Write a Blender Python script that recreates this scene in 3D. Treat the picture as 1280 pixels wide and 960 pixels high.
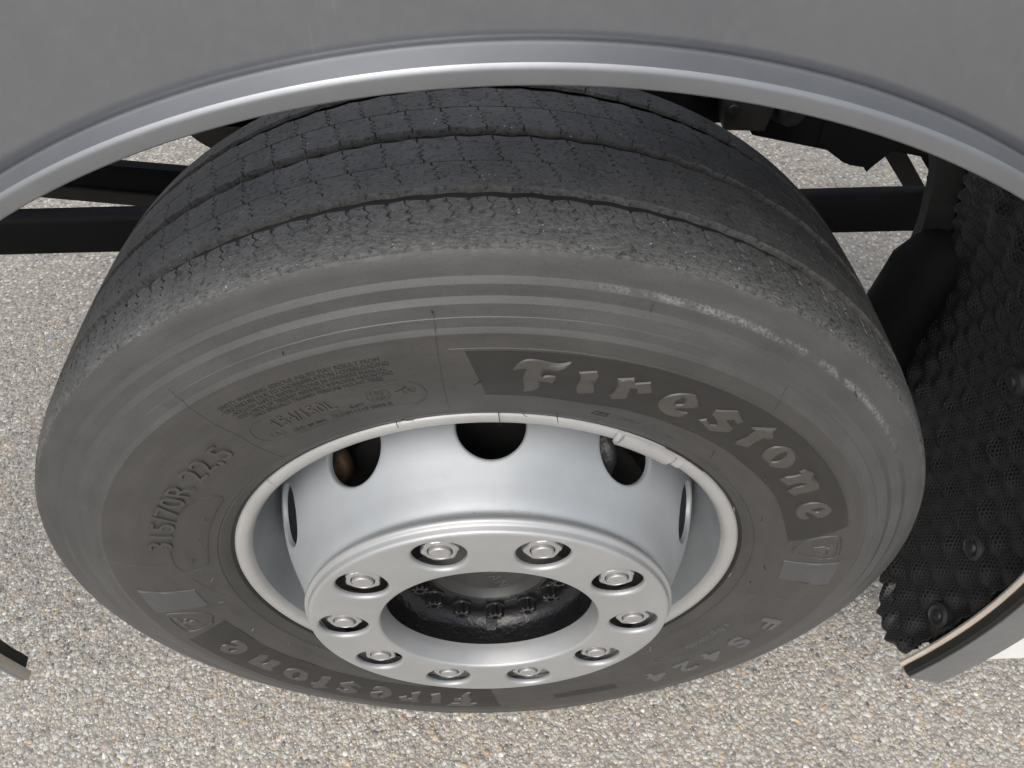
import bpy, bmesh, math, random
import numpy as np
from mathutils import Vector, Matrix
from mathutils.geometry import delaunay_2d_cdt
random.seed(7); rng = np.random.default_rng(7)
PI = math.pi; R = math.radians
for o in list(bpy.data.objects): bpy.data.objects.remove(o)
scene = bpy.context.scene; COL = scene.collection
H = 0.487                                   # wheel centre above the ground

# ------------------------------------------------------------------ camera
cd = bpy.data.cameras.new('camera'); cam = bpy.data.objects.new('camera', cd); COL.objects.link(cam)
cd.sensor_width = 36.0; cd.lens = 968.15 / 1280 * 36; cd.clip_start = 0.01; cd.clip_end = 500
cr = Vector((0.999452, -0.028654, -0.016549)); cu = Vector((0.032456, 0.751511, 0.658922)); cf = Vector((0.006444, 0.659098, -0.752029))
M = Matrix((cr, cu, -cf)).transposed().to_4x4(); M.translation = Vector((0.02892, -0.42693, 0.85696 + H))
cam.matrix_world = M; scene.camera = cam

# ------------------------------------------------------------------ sky, sun, exposure
SUN_EL, SUN_AZ = 50, 200        # degrees; azimuth counted clockwise from +y: a high veiled sun from behind the camera, a little left
w = bpy.data.worlds.new('World'); scene.world = w; w.use_nodes = True
nt = w.node_tree; bg = nt.nodes['Background']
sky = nt.nodes.new('ShaderNodeTexSky'); sky.sky_type = 'NISHITA'; sky.sun_disc = False
sky.sun_elevation = R(SUN_EL); sky.sun_rotation = R(SUN_AZ); sky.air_density = 1.0; sky.dust_density = 4.0; sky.ozone_density = 1.0
hs = nt.nodes.new('ShaderNodeHueSaturation'); hs.inputs['Saturation'].default_value = 0.45
nt.links.new(sky.outputs[0], hs.inputs['Color']); nt.links.new(hs.outputs[0], bg.inputs['Color'])
bg.inputs['Strength'].default_value = 0.15
sl = bpy.data.lights.new('sun', 'SUN'); so = bpy.data.objects.new('sun', sl); COL.objects.link(so)
sl.energy = 1.0; sl.angle = R(70); sl.color = (1.0, 0.97, 0.92)
sd = Vector((math.sin(R(SUN_AZ)) * math.cos(R(SUN_EL)), math.cos(R(SUN_AZ)) * math.cos(R(SUN_EL)), math.sin(R(SUN_EL))))
so.rotation_euler = sd.to_track_quat('Z', 'Y').to_euler(); so.location = sd * 6
vs = scene.view_settings; vs.view_transform = 'Standard'; vs.look = 'None'; vs.exposure = 0.34; vs.gamma = 1; vs.use_curve_mapping = False
scene.render.engine = 'CYCLES'; scene.render.resolution_x = 1024; scene.render.resolution_y = 768

# ------------------------------------------------------------------ material helpers
class NT:
    def __init__(s, name):
        s.m = bpy.data.materials.new(name); s.m.use_nodes = True; s.t = s.m.node_tree; s.b = s.t.nodes['Principled BSDF']
    def n(s, kind, **kw):
        x = s.t.nodes.new(kind)
        for k, v in kw.items():
            if k.startswith('i_'): x.inputs[k[2:].replace('_', ' ')].default_value = v
            else: setattr(x, k, v)
        return x
    def l(s, a, b): s.t.links.new(a, b)
    def coord(s, scale=(1, 1, 1)):
        tc = s.n('ShaderNodeTexCoord'); mp = s.n('ShaderNodeMapping'); mp.inputs['Scale'].default_value = scale
        s.l(tc.outputs['Object'], mp.inputs[0]); return mp.outputs[0]
    def noise(s, vec, scale, detail=4, rough=.55):
        x = s.n('ShaderNodeTexNoise'); x.inputs['Scale'].default_value = scale; x.inputs['Detail'].default_value = detail
        x.inputs['Roughness'].default_value = rough; s.l(vec, x.inputs['Vector']); return x.outputs['Fac']
    def ramp(s, fac, stops):
        x = s.n('ShaderNodeValToRGB'); e = x.color_ramp.elements
        while len(e) < len(stops): e.new(.5)
        for k, (p, c) in enumerate(stops):
            e[k].position = p; e[k].color = (c, c, c, 1) if isinstance(c, (int, float)) else (*c, 1)
        s.l(fac, x.inputs[0]); return x.outputs[0]
    def mix(s, a, b, fac, mode='MIX'):
        x = s.n('ShaderNodeMix', data_type='RGBA', blend_type=mode)
        for sock, v in ((x.inputs[6], a), (x.inputs[7], b), (x.inputs[0], fac)):
            if hasattr(v, 'links'): s.l(v, sock)
            elif isinstance(v, (int, float)) and sock is x.inputs[0]: sock.default_value = v
            else: sock.default_value = (*v, 1) if not isinstance(v, (int, float)) else (v, v, v, 1)
        return x.outputs[2]
    def math(s, op, a, b=0.0, clamp=False):
        x = s.n('ShaderNodeMath', operation=op, use_clamp=clamp)
        for k, v in enumerate((a, b)):
            if hasattr(v, 'links'): s.l(v, x.inputs[k])
            else: x.inputs[k].default_value = v
        return x.outputs[0]
    def bump(s, h, strength=.3, dist=.001, prev=None):
        x = s.n('ShaderNodeBump'); x.inputs['Strength'].default_value = strength; x.inputs['Distance'].default_value = dist
        s.l(h, x.inputs['Height'])
        if prev is not None: s.l(prev, x.inputs['Normal'])
        return x.outputs[0]
    def out(s, color=None, rough=None, metal=None, normal=None, spec=None, coat=None):
        for key, v in (('Base Color', color), ('Roughness', rough), ('Metallic', metal), ('Normal', normal), ('Specular IOR Level', spec), ('Coat Weight', coat)):
            if v is None: continue
            sk = s.b.inputs[key]
            if hasattr(v, 'links'): s.l(v, sk)
            elif key == 'Base Color': sk.default_value = (*v, 1)
            else: sk.default_value = v
        return s.m

def polar(s):
    """angle round the axle and radius, as node sockets (wheel centre at x=0, z=H)"""
    tc = s.n('ShaderNodeTexCoord'); g = s.n('ShaderNodeNewGeometry'); sp = s.n('ShaderNodeSeparateXYZ'); s.l(g.outputs['Position'], sp.inputs[0])
    z = s.math('SUBTRACT', sp.outputs[2], H)
    ang = s.math('ARCTAN2', z, sp.outputs[0])
    r = s.math('SQRT', s.math('ADD', s.math('MULTIPLY', sp.outputs[0], sp.outputs[0]), s.math('MULTIPLY', z, z)))
    return ang, r, sp.outputs[1]

def m_sidewall(name, base, dust, rough=.5, amount=.5):
    s = NT(name); v = s.coord(); ang, r, y = polar(s)
    cb = s.n('ShaderNodeCombineXYZ'); s.l(s.math('MULTIPLY', ang, .6), cb.inputs[0]); s.l(s.math('MULTIPLY', r, 9.0), cb.inputs[1])
    arc = s.noise(cb.outputs[0], 9, 6, .6)                     # dust wiped along the running direction
    blot = s.noise(v, 14, 5, .6); fine = s.noise(v, 420, 3, .6); grain = s.noise(v, 1500, 2, .5)
    d = s.math('MULTIPLY', s.math('ADD', s.ramp(arc, [(.35, 0.), (.7, 1.)]), s.ramp(blot, [(.35, 0.), (.75, 1.)])), amount, True)
    c = s.mix(base, dust, d)
    c = s.mix(c, .025, s.math('MULTIPLY', s.ramp(fine, [(.3, 1.), (.45, 0.)]), .35))
    c = s.mix(c, (.13, .127, .12), s.math('MULTIPLY', s.ramp(s.noise(v, 90, 5, .7), [(.66, 0.), (.78, 1.)]), .2))
    rg = s.math('ADD', s.math('MULTIPLY', blot, .22), rough - .08)
    n = s.bump(grain, .25, .0004); n = s.bump(s.noise(v, 60, 4), .12, .002, n)
    if name == 'shoulder_rubber':              # kerb scrapes along the outermost step
        rb = s.ramp(s.math('ABSOLUTE', s.math('SUBTRACT', r, .4722)), [(.0008, 1.), (.0026, 0.)])
        ab = s.ramp(s.math('ABSOLUTE', s.math('SUBTRACT', ang, .93)), [(.28, 1.), (.48, 0.)])
        k = s.math('MULTIPLY', s.math('MULTIPLY', rb, ab), s.math('MULTIPLY', s.ramp(s.noise(v, 60, 3, .6), [(.40, 0.), (.52, 1.)]), s.ramp(s.noise(v, 420, 4, .7), [(.42, 0.), (.56, 1.)])))
        edge = s.math('MULTIPLY', s.ramp(s.math('ABSOLUTE', s.math('SUBTRACT', r, .494)), [(.0008, 1.), (.0028, 0.)]), s.ramp(s.noise(v, 110, 5, .7), [(.5, 0.), (.62, 1.)]))
        c = s.mix(c, (.24, .235, .225), s.math('MULTIPLY', s.math('ADD', k, s.math('MULTIPLY', edge, .18), True), .8))
    return s.out(c, rg, 0, n, .5)

def m_tread():
    s = NT('worn_tread_rubber'); v = s.coord(); ang, r, y = polar(s)
    cb = s.n('ShaderNodeCombineXYZ'); s.l(s.math('MULTIPLY', ang, .5), cb.inputs[0]); s.l(s.math('MULTIPLY', y, 1.0), cb.inputs[1]); s.l(r, cb.inputs[2])
    rot = s.n('ShaderNodeMapping'); rot.inputs['Rotation'].default_value = (0, 0, R(35)); rot.inputs['Scale'].default_value = (1, 3.2, 1); s.l(cb.outputs[0], rot.inputs[0])
    scuff = s.noise(rot.outputs[0], 170, 5, .65); big = s.noise(v, 18, 5, .6); gr = s.noise(v, 700, 4, .65); mid = s.noise(v, 240, 4, .6)
    sh = s.ramp(y, [(.012, 1.), (.12, 0.)])                    # shoulder rib is scrubbed paler
    c = s.mix((.060, .0595, .058), (.106, .105, .103), s.ramp(big, [(.3, 0.), (.75, 1.)]))
    c = s.mix(c, (.18, .186, .188), s.math('MULTIPLY', s.ramp(scuff, [(.44, 0.), (.66, 1.)]), s.math('ADD', s.math('MULTIPLY', sh, .42), .26)))
    c = s.mix(c, (.014, .014, .015), s.math('MULTIPLY', s.ramp(mid, [(.36, 1.), (.46, 0.)]), .7))
    vo = s.n('ShaderNodeTexVoronoi'); vo.inputs['Scale'].default_value = 210; s.l(v, vo.inputs['Vector'])
    chip = s.math('MULTIPLY', s.ramp(vo.outputs['Distance'], [(.12, 1.), (.2, 0.)]), s.ramp(s.noise(v, 55, 3, .7), [(.58, 0.), (.66, 1.)]))
    c = s.mix(c, (.5, .51, .52), s.math('MULTIPLY', chip, .75))
    n = s.bump(scuff, .6, .0016); n = s.bump(gr, .7, .0008, n); n = s.bump(mid, .65, .0012, n)
    return s.out(c, s.math('ADD', s.math('MULTIPLY', gr, .25), .5), 0, n, .45)

def m_silver(name, col, rough=.36, metal=.55, dirt=.25, dirtcol=(.16, .14, .12)):
    s = NT(name); v = s.coord()
    big = s.noise(v, 11, 5, .6); med = s.noise(v, 70, 5, .65); fl = s.noise(v, 2600, 2, .5)
    c = s.mix(col, tuple(x * .86 for x in col), s.ramp(big, [(.35, 0.), (.7, 1.)]))
    sp = s.math('MULTIPLY', s.ramp(med, [(.66, 0.), (.76, 1.)]), dirt)
    c = s.mix(c, dirtcol, sp)
    vo = s.n('ShaderNodeTexVoronoi'); vo.inputs['Scale'].default_value = 130; s.l(v, vo.inputs['Vector'])
    speck = s.math('MULTIPLY', s.ramp(vo.outputs['Distance'], [(.07, 1.), (.1, 0.)]), s.ramp(s.noise(v, 23, 3), [(.62, 0.), (.66, 1.)]))
    c = s.mix(c, (.09, .08, .075), s.math('MULTIPLY', speck, dirt * 2.2, True))
    n = s.bump(fl, .06, .0002); n = s.bump(s.noise(v, 240, 3), .05, .0008, n)
    return s.out(c, s.math('ADD', s.math('MULTIPLY', med, .18), rough - .06), metal, n, .5, .12)

def m_plain(name, col, rough=.5, metal=0., vary=.4, bscale=300, bstr=.3, bdist=.0006, spec=.5):
    s = NT(name); v = s.coord(); a = s.noise(v, 25, 5, .6); b = s.noise(v, bscale, 4, .6)
    c = s.mix(col, tuple(x * (1 - vary) for x in col), s.ramp(a, [(.3, 0.), (.7, 1.)]))
    return s.out(c, s.math('ADD', s.math('MULTIPLY', b, .2), rough - .1), metal, s.bump(b, bstr, bdist), spec)

def m_panel():
    s = NT('dull_silver_bodywork'); v = s.coord()
    cl = s.noise(v, 2.6, 3, .5); mott = s.noise(v, 130, 5, .7); fl = s.noise(v, 1800, 2)
    mp = s.n('ShaderNodeMapping'); mp.inputs['Scale'].default_value = (75, 75, 7); mp.inputs['Rotation'].default_value = (0, .18, 0)
    tc = s.n('ShaderNodeTexCoord'); s.l(tc.outputs['Object'], mp.inputs[0])
    st = s.noise(mp.outputs[0], 2.2, 3, .6)
    c = s.mix((.265, .275, .295), (.205, .214, .233), s.ramp(cl, [(.3, 0.), (.7, 1.)]))
    c = s.mix(c, (.33, .33, .33), s.math('MULTIPLY', s.ramp(mott, [(.45, 0.), (.75, 1.)]), .2))
    c = s.mix(c, (.55, .54, .53), s.math('MULTIPLY', s.math('MULTIPLY', s.ramp(st, [(.62, 0.), (.70, 1.)]), s.ramp(s.noise(v, 9, 3), [(.55, 0.), (.66, 1.)])), .35))
    n = s.bump(mott, .10, .0008); n = s.bump(fl, .08, .0002, n)
    return s.out(c, s.math('ADD', s.math('MULTIPLY', mott, .16), .24), .75, n, .5)

def m_mat():
    s = NT('black_spray_mat'); v = s.coord(); a = s.noise(v, 30, 5, .6)
    uv = s.n('ShaderNodeAttribute'); uv.attribute_name = 'lay'; sp = s.n('ShaderNodeSeparateXYZ'); s.l(uv.outputs['Vector'], sp.inputs[0])
    wob = s.math('MULTIPLY', s.noise(v, 12, 3), .9)
    k = 2 * PI / .0046; x = s.math('ADD', s.math('MULTIPLY', sp.outputs[0], k), s.math('MULTIPLY', wob, 4)); y = s.math('MULTIPLY', sp.outputs[1], k * .866)
    hx = s.math('MULTIPLY', x, .5)
    h = s.math('ADD', s.math('COSINE', x), s.math('ADD', s.math('COSINE', s.math('ADD', hx, y)), s.math('COSINE', s.math('SUBTRACT', hx, y))))
    e = s.ramp(s.math('MULTIPLY', s.math('ADD', h, 1.5), .2222), [(.22, 1.), (.5, 0.)])      # net strands between the cells
    c = s.mix((.004, .004, .0045), (.027, .027, .028), e)
    c = s.mix(c, (.06, .055, .05), s.math('MULTIPLY', s.ramp(a, [(.55, 0.), (.75, 1.)]), .22))
    return s.out(c, .42, 0, s.bump(e, .9, .0022), .5)

def m_ground():
    s = NT('exposed_aggregate'); v = s.coord()
    vo = s.n('ShaderNodeTexVoronoi'); vo.inputs['Scale'].default_value = 120; s.l(v, vo.inputs['Vector'])
    sp = s.n('ShaderNodeSeparateColor'); s.l(vo.outputs['Color'], sp.inputs[0])
    c = s.ramp(sp.outputs[0], [(.0, (.14, .13, .12)), (.18, (.30, .28, .25)), (.5, (.42, .39, .345)), (.72, (.46, .38, .27)), (.85, (.56, .54, .50)), (1., (.66, .65, .62))])
    d = s.ramp(vo.outputs['Distance'], [(.35, 0.), (.75, 1.)])
    c = s.mix(c, (.29, .27, .24), d)
    big = s.noise(v, 3.5, 4, .6); c = s.mix(c, tuple([.27, .255, .23]), s.math('MULTIPLY', s.ramp(big, [(.4, 0.), (.75, 1.)]), .35))
    return s.out(c, .75, 0, s.bump(s.math('SUBTRACT', 1.0, vo.outputs['Distance']), .8, .004), .4)

def m_pebble():
    s = NT('pebble_stone'); at = s.n('ShaderNodeAttribute'); at.attribute_name = 'tint'; v = s.coord()
    f = s.noise(v, 900, 3, .6)
    c = s.mix(at.outputs['Color'], .45, s.math('MULTIPLY', f, .25))
    return s.out(c, .55, 0, s.bump(f, .3, .0006), .5)

MAT = dict(
    side=m_sidewall('sidewall_rubber', (.042, .0413, .0400), (.072, .0690, .0645), .45, .42),
    shoulder=m_sidewall('shoulder_rubber', (.052, .0525, .053), (.088, .0870, .0845), .42, .45),
    band=m_sidewall('name_band_rubber', (.018, .0175, .017), (.034, .032, .030), .44, .35),
    letter=m_sidewall('raised_letter_rubber', (.050, .048, .045), (.082, .077, .070), .38, .4),
    block=m_sidewall('smooth_blue_grey_rubber', (.060, .061, .063), (.095, .093, .09), .40, .3),
    code=m_sidewall('worn_pale_code_rubber', (.085, .087, .091), (.12, .12, .12), .40, .3),
    tread=m_tread(),
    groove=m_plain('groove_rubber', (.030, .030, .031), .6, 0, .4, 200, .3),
    rim=m_silver('silver_rim_paint', (.37, .39, .405), .46, .3, .3),
    lip=m_silver('pale_rim_flange_paint', (.43, .43, .42), .42, .30, .7, (.20, .15, .11)),
    ring=m_silver('satin_silver_cover_paint', (.44, .447, .45), .42, .5, .12),
    nut=m_silver('zinc_nut_paint', (.52, .52, .515), .30, .6, .25),
    flange=m_silver('dusty_grey_flange', (.085, .083, .078), .55, .3, .4),
    hub=m_plain('black_hub_paint', (.008, .008, .009), .20, 0, .3, 130, .55, .0022),
    cap=m_plain('dark_grey_hub_cap', (.050, .049, .047), .42, .2, .3, 260, .3),
    hubbolt=m_plain('black_bolt', (.022, .022, .024), .22, .4, .3, 400, .15),
    rust=m_plain('rust', (.10, .05, .028), .8, 0, .6, 500, .6, .001),
    brake=m_plain('brake_metal', (.022, .021, .021), .55, .3, .6, 250, .5, .001),
    panel=m_panel(),
    archlip=m_silver('silver_arch_paint', (.27, .28, .295), .31, .75, .05),
    blackrub=m_plain('black_rubber_edge', (.012, .012, .012), .5, 0, .5, 200, .5),
    cream=m_plain('cream_edge_strip', (.60, .53, .45), .55, 0, .2, 200, .3),
    liner=m_plain('black_liner_plastic', (.026, .026, .026), .55, 0, .3, 400, .4),
    mat=m_mat(),
    chassis=m_plain('black_chassis_paint', (.004, .004, .0045), .7, 0, .5, 150, .4, .001, .2),
    chassis2=m_plain('dusty_chassis_paint', (.016, .015, .0135), .6, 0, .5, 150, .4, .001),
    white=m_silver('white_panel_paint', (.80, .80, .785), .35, 0., .05),
        cast=m_plain('pitted_cast_iron', (.16, .16, .16), .45, .6, .6, 220, .8, .002),
    rustcast=m_plain('brown_cast_iron', (.16, .10, .065), .6, .2, .5, 220, .6, .002),
    ground=m_ground(), pebble=m_pebble(), hair=m_plain('mould_hair_rubber', (.012, .012, .012), .4),
    paleh=m_plain('pale_mould_hair', (.30, .29, .27), .5),
)

# ------------------------------------------------------------------ mesh helpers
def obj(name, verts, faces, mat, parent=None, smooth=True, sharp=35, loc=None):
    me = bpy.data.meshes.new(name); me.from_pydata([tuple(v) for v in verts], [], faces); me.update()
    return obj_me(name, me, mat, parent, smooth, sharp, loc)
def obj_me(name, me, mat, parent=None, smooth=True, sharp=35, loc=None):
    if not me.materials: me.materials.append(MAT[mat])
    o = bpy.data.objects.new(name, me); COL.objects.link(o); attach(o, parent, loc)
    if smooth:
        me.shade_smooth()
        if sharp: me.set_sharp_from_angle(angle=R(sharp))
    return o
ORIGIN = {}
def attach(o, parent, loc=None):
    """world position loc (default 0,0,0) under an unrotated parent"""
    l = Vector(loc) if loc else Vector((0, 0, 0))
    ORIGIN[o.name] = l.copy()
    o.location = l
    if parent is not None:
        o.parent = parent; o.location = l - ORIGIN[parent.name]
def empty(name, loc, label, cat):
    o = bpy.data.objects.new(name, None); COL.objects.link(o); o.location = loc; ORIGIN[name] = Vector(loc)
    o.empty_display_size = .1; o['label'] = label; o['category'] = cat; return o
def fix(bm_me):
    bm = bmesh.new(); bm.from_mesh(bm_me); bmesh.ops.remove_doubles(bm, verts=bm.verts, dist=1e-5)
    bmesh.ops.recalc_face_normals(bm, faces=bm.faces); bm.to_mesh(bm_me); bm.free()
def W(r, y, deg): return (r * math.cos(R(deg)), y, H + r * math.sin(R(deg)))
def D(p):                                   # the tyre stands on the ground
    x, y, z = p
    if z < .06 and y < .16: y -= .004 * ((.06 - z) / .06) ** 2 if z > .0 else .004
    return (x, y, max(z, .0012))
def rev(prof, n, phase=0., closed=False, deform=False, a0=None, a1=None):
    vs, fs = [], []; m = len(prof); full = a0 is None
    cnt = n if full else n + 1
    for i in range(cnt):
        a = phase + 360 * i / n if full else a0 + (a1 - a0) * i / n
        for r, y in prof:
            p = W(r, y, a); vs.append(D(p) if deform else p)
    for i in range(n):
        j = (i + 1) % cnt
        for k in range(m if closed else m - 1):
            l = (k + 1) % m
            fs.append((i * m + k, i * m + l, j * m + l, j * m + k))
    if not full and closed: fs += [tuple(range(m)), tuple(reversed(range(n * m, n * m + m)))]
    return vs, fs
def join(*parts):
    V, F = [], []
    for v, f in parts:
        b = len(V); V += list(v); F += [tuple(i + b for i in q) for q in f]
    return V, F
def box(x0, x1, y0, y1, z0, z1):
    v = [(x, y, z) for x in (x0, x1) for y in (y0, y1) for z in (z0, z1)]
    return v, [(0, 1, 3, 2), (4, 6, 7, 5), (0, 4, 5, 1), (2, 3, 7, 6), (0, 2, 6, 4), (1, 5, 7, 3)]
def bevel_me(o, width, seg=2):
    m = o.modifiers.new('bevel', 'BEVEL'); m.width = width; m.segments = seg; m.limit_method = 'ANGLE'; m.angle_limit = R(40); return o
REF = Vector((.12, .97, .21)).normalized()
def tube(path, rad, n=8, cap=True):
    V, F = [], []; P = [Vector(p) for p in path]
    for i, p in enumerate(P):
        t = (P[min(i + 1, len(P) - 1)] - P[max(i - 1, 0)]).normalized()
        u = t.cross(REF if abs(t.dot(REF)) < .9 else Vector((.9, .3, .1))).normalized(); v = t.cross(u)
        r_ = rad[i] if isinstance(rad, (list, tuple)) else rad
        for k in range(n):
            a = 2 * PI * k / n; V.append(tuple(p + (u * math.cos(a) + v * math.sin(a)) * r_))
    for i in range(len(P) - 1):
        for k in range(n):
            l = (k + 1) % n; F.append((i * n + k, i * n + l, (i + 1) * n + l, (i + 1) * n + k))
    if cap: F += [tuple(reversed(range(n))), tuple(range((len(P) - 1) * n, len(P) * n))]
    return V, F
def prism(poly, y0, y1):                    # polygon in x,z (relative to the wheel centre) given a depth
    n = len(poly); V = [(x, y0, z + H) for x, z in poly] + [(x, y1, z + H) for x, z in poly]
    F = [tuple(range(n)), tuple(range(2 * n - 1, n - 1, -1))] + [(i, n + i, n + (i + 1) % n, (i + 1) % n) for i in range(n)]
    return V, F

# ------------------------------------------------------------------ ground
g = 60
gv = [(-g, -g, 0), (g, -g, 0), (g, g, 0), (-g, g, 0)]
ground = obj('ground', gv, [(0, 1, 2, 3)], 'ground', smooth=False); ground['kind'] = 'structure'
ground['label'] = 'pale exposed-aggregate concrete ground under the wheel'

def pebbles():
    step = .0053; pts = []
    xs = np.arange(-1.35, 1.35, step); ys = np.arange(-.30, 1.0, step)
    X, Y = np.meshgrid(xs, ys); X = X.ravel() + rng.uniform(-.5, .5, X.size) * step; Y = Y.ravel() + rng.uniform(-.5, .5, Y.size) * step
    keep = ~((np.abs(X) < .30) & (Y > .10) & (Y < .95)); keep &= (rng.random(X.size) < .93)
    keep &= ~((Y > .6) & (X > -.25) & (X < .30))
    X, Y = X[keep], Y[keep]; n = len(X)
    rad = np.clip(np.exp(rng.normal(math.log(.0025), .40, n)), .0012, .0072)
    nb = 6; ang = np.linspace(0, 2 * PI, nb, endpoint=False)
    rot = rng.uniform(0, 2 * PI, n); el = rng.uniform(.62, 1.0, n); hgt = np.minimum(rad * rng.uniform(.18, .42, n), .0019)
    A = ang[None] + rng.uniform(-.3, .3, (n, nb)); jr = rng.uniform(.8, 1.15, (n, nb))
    def ringp(scale, z):
        px = np.cos(A) * jr * rad[:, None] * scale; py = np.sin(A) * jr * rad[:, None] * el[:, None] * scale
        c, s_ = np.cos(rot)[:, None], np.sin(rot)[:, None]
        return np.stack([X[:, None] + px * c - py * s_, Y[:, None] + px * s_ + py * c, np.broadcast_to(z, px.shape)], -1)
    b = ringp(1.0, np.full((n, 1), -.0004)); t = ringp(.74, (hgt * .80)[:, None])
    top = np.stack([X + rng.uniform(-.15, .15, n) * rad, Y + rng.uniform(-.15, .15, n) * rad, hgt], -1)[:, None]
    V = np.concatenate([b, t, top], 1).reshape(-1, 3); k = 2 * nb + 1
    base = np.arange(n)[:, None] * k; q = []
    for i in range(nb):
        j = (i + 1) % nb; q.append(np.stack([i, j, nb + j], 0)); q.append(np.stack([i, nb + j, nb + i], 0)); q.append(np.stack([nb + i, nb + j, 2 * nb], 0))
    T = (base[:, None, :] + np.array(q)[None]).reshape(-1, 3)
    me = bpy.data.meshes.new('pebbles'); me.vertices.add(len(V)); me.vertices.foreach_set('co', V.astype(np.float32).ravel())
    me.loops.add(T.size); me.loops.foreach_set('vertex_index', T.astype(np.int32).ravel())
    me.polygons.add(len(T)); me.polygons.foreach_set('loop_start', np.arange(0, T.size, 3, dtype=np.int32)); me.update(calc_edges=True)
    pal = np.array([(.43, .405, .36), (.38, .36, .325), (.47, .435, .375), (.56, .53, .475), (.68, .66, .61), (.50, .37, .22), (.38, .25, .14), (.25, .22, .19), (.15, .14, .13), (.42, .34, .29), (.34, .335, .325)])
    pr = np.array([.24, .19, .19, .12, .05, .05, .022, .04, .012, .05, .055]); pr /= pr.sum()
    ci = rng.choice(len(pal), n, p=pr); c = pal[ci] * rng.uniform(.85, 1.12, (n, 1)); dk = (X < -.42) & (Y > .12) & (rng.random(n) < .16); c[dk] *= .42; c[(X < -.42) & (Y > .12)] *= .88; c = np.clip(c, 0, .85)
    C = np.repeat(np.concatenate([c, np.ones((n, 1))], 1), k, 0)
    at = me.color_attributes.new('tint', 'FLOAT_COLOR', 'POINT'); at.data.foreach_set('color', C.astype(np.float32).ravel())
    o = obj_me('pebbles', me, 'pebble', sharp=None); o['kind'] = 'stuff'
    o['label'] = 'small beige, grey and brown pebbles set in the concrete'; o['category'] = 'gravel'
    print('pebbles', n, len(T))
pebbles()

# ------------------------------------------------------------------ the wheel
truck = empty('truck', (0, .5, 0), 'grey truck with round silver wheel arch, worn black tyre and silver ten-nut wheel', 'truck')
wheel = bpy.data.objects.new('wheel', None); COL.objects.link(wheel); attach(wheel, truck, (0, .16, 0)); wheel.empty_display_size = .1
wheel['label'] = 'silver steel wheel with worn black tyre and ten nuts'
# tyre body: profile from bead to shoulder (radius, y)
SP = [(.2835, .046), (.290, .037), (.2985, .0300), (.304, .0242), (.3120, .0192), (.3134, .0196), (.3148, .0180), (.322, .0155), (.33, .0130), (.345, .0083), (.36, .0050), (.375, .0026),
      (.39, .0010), (.40, .0006), (.415, .0012), (.428, .0026)]
SP2 = [(.428, .0026), (.4286, .0028), (.4330, .0052), (.4418, .0064), (.4425, .0071), (.4537, .0093), (.4543, .0097), (.4588, .0127), (.4693, .0141), (.470, .0145), (.4746, .0176), (.484, .0198), (.4930, .0226), (.495, .0240)]
_r = [a for a, b in SP + SP2[1:]]; _y = [b for a, b in SP + SP2[1:]]
def sy(r): return float(np.interp(r, _r, _y))
YC = .1623
def crown(y): return .5082 - .30 * (y - YC) ** 2
GD = .0065
body = list(SP)
far = [(r, 2 * YC - y) for r, y in reversed(SP2 + [])] + [(r, 2 * YC - y) for r, y in reversed(SP[:-1])]
base = [(.4945, .0245)] + [(crown(y) - GD - (.0015 if abs(y - YC) < .03 else 0), y) for y in np.linspace(.034, 2 * YC - .034, 30)] + [(.4945, 2 * YC - .0245)]
v1, f1 = rev(SP, 360, deform=True); v2, f2 = rev(far, 240, deform=True)
tv, tf = rev(base, 360, deform=True)
tyre = obj('tyre', *join((v1, f1), (v2, f2)), 'side', wheel, sharp=22)
tyre['label'] = 'worn black tyre with raised lettering'
obj('tyre_shoulder', *rev(SP2, 360, deform=True), 'shoulder', wheel, sharp=18)
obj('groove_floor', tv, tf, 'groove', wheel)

# tread ribs with real zigzag sipes and wavy groove edges
NS = 100
def rib(y0, y1, zz, depth, wave0=0., wave1=0., shift=0., edge=None, gd0=GD + .001, gd1=GD + .001, notch=None, sw=.0016):
    n = len(zz); ts = np.linspace(0, 1, n)
    V, F = [], []; cols = []
    for s in range(NS):
        k = 1 + .25 * rng.normal(); j = rng.normal() * .03
        e = sw / .507 * 180 / PI * rng.uniform(.7, 1.3)
        pa = 360 / NS; st = s * pa + shift * pa + j
        lay = [(0, 0, k), (e * .25, 1, k), (e * .75, 1, k), (e, 0, k)]
        if notch: lay += [(pa * .46, 0, 0), (pa * .48, 2, 0), (pa * .55, 2, 0), (pa * .57, 0, 0)]
        else: lay += [(pa * .35, 0, .5), (pa * .68, 0, .5)]
        cols += [(st + a, d, kk) for a, d, kk in lay]
    m = n + 2
    for a, d, kk in cols:
        wv0 = wave0 * math.sin(R(a * NS)) + wave0 * .35 * math.sin(R(a * NS * 2 + 50)); wv1 = wave1 * math.sin(R(a * NS + 40)) + wave1 * .35 * math.sin(R(a * NS * 2))
        ya, yb = y0 + wv0, y1 + wv1
        for i in range(-1, n + 1):
            t = min(max(i, 0), n - 1); y = ya + (yb - ya) * ts[t]; rr = edge(y) if edge else crown(y)
            ang = a + zz[t] * (.75 + .25 * kk) / .507 * 180 / PI
            if d == 1: rr -= depth[t] * (.75 + .25 * min(1, max(0, kk - .6) * 2.2))
            if d == 2 and notch: rr -= notch[t]
            if i < 0: rr = min(rr, crown(y) - gd0) if gd0 else rr - .0008
            if i == n: rr = min(rr, crown(y) - gd1)
            V.append(D(W(rr, y, ang)))
    nc = len(cols)
    for c in range(nc):
        c2 = (c + 1) % nc
        for i in range(m - 1): F.append((c * m + i, c2 * m + i, c2 * m + i + 1, c * m + i + 1))
    o = obj('tread_rib', V, F, 'tread', wheel, sharp=40)
    return o
ZA = [0, 0, .0042, .0006, .0050, .0010, .0062, .0022, .0070, .0080, .0080]
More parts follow.
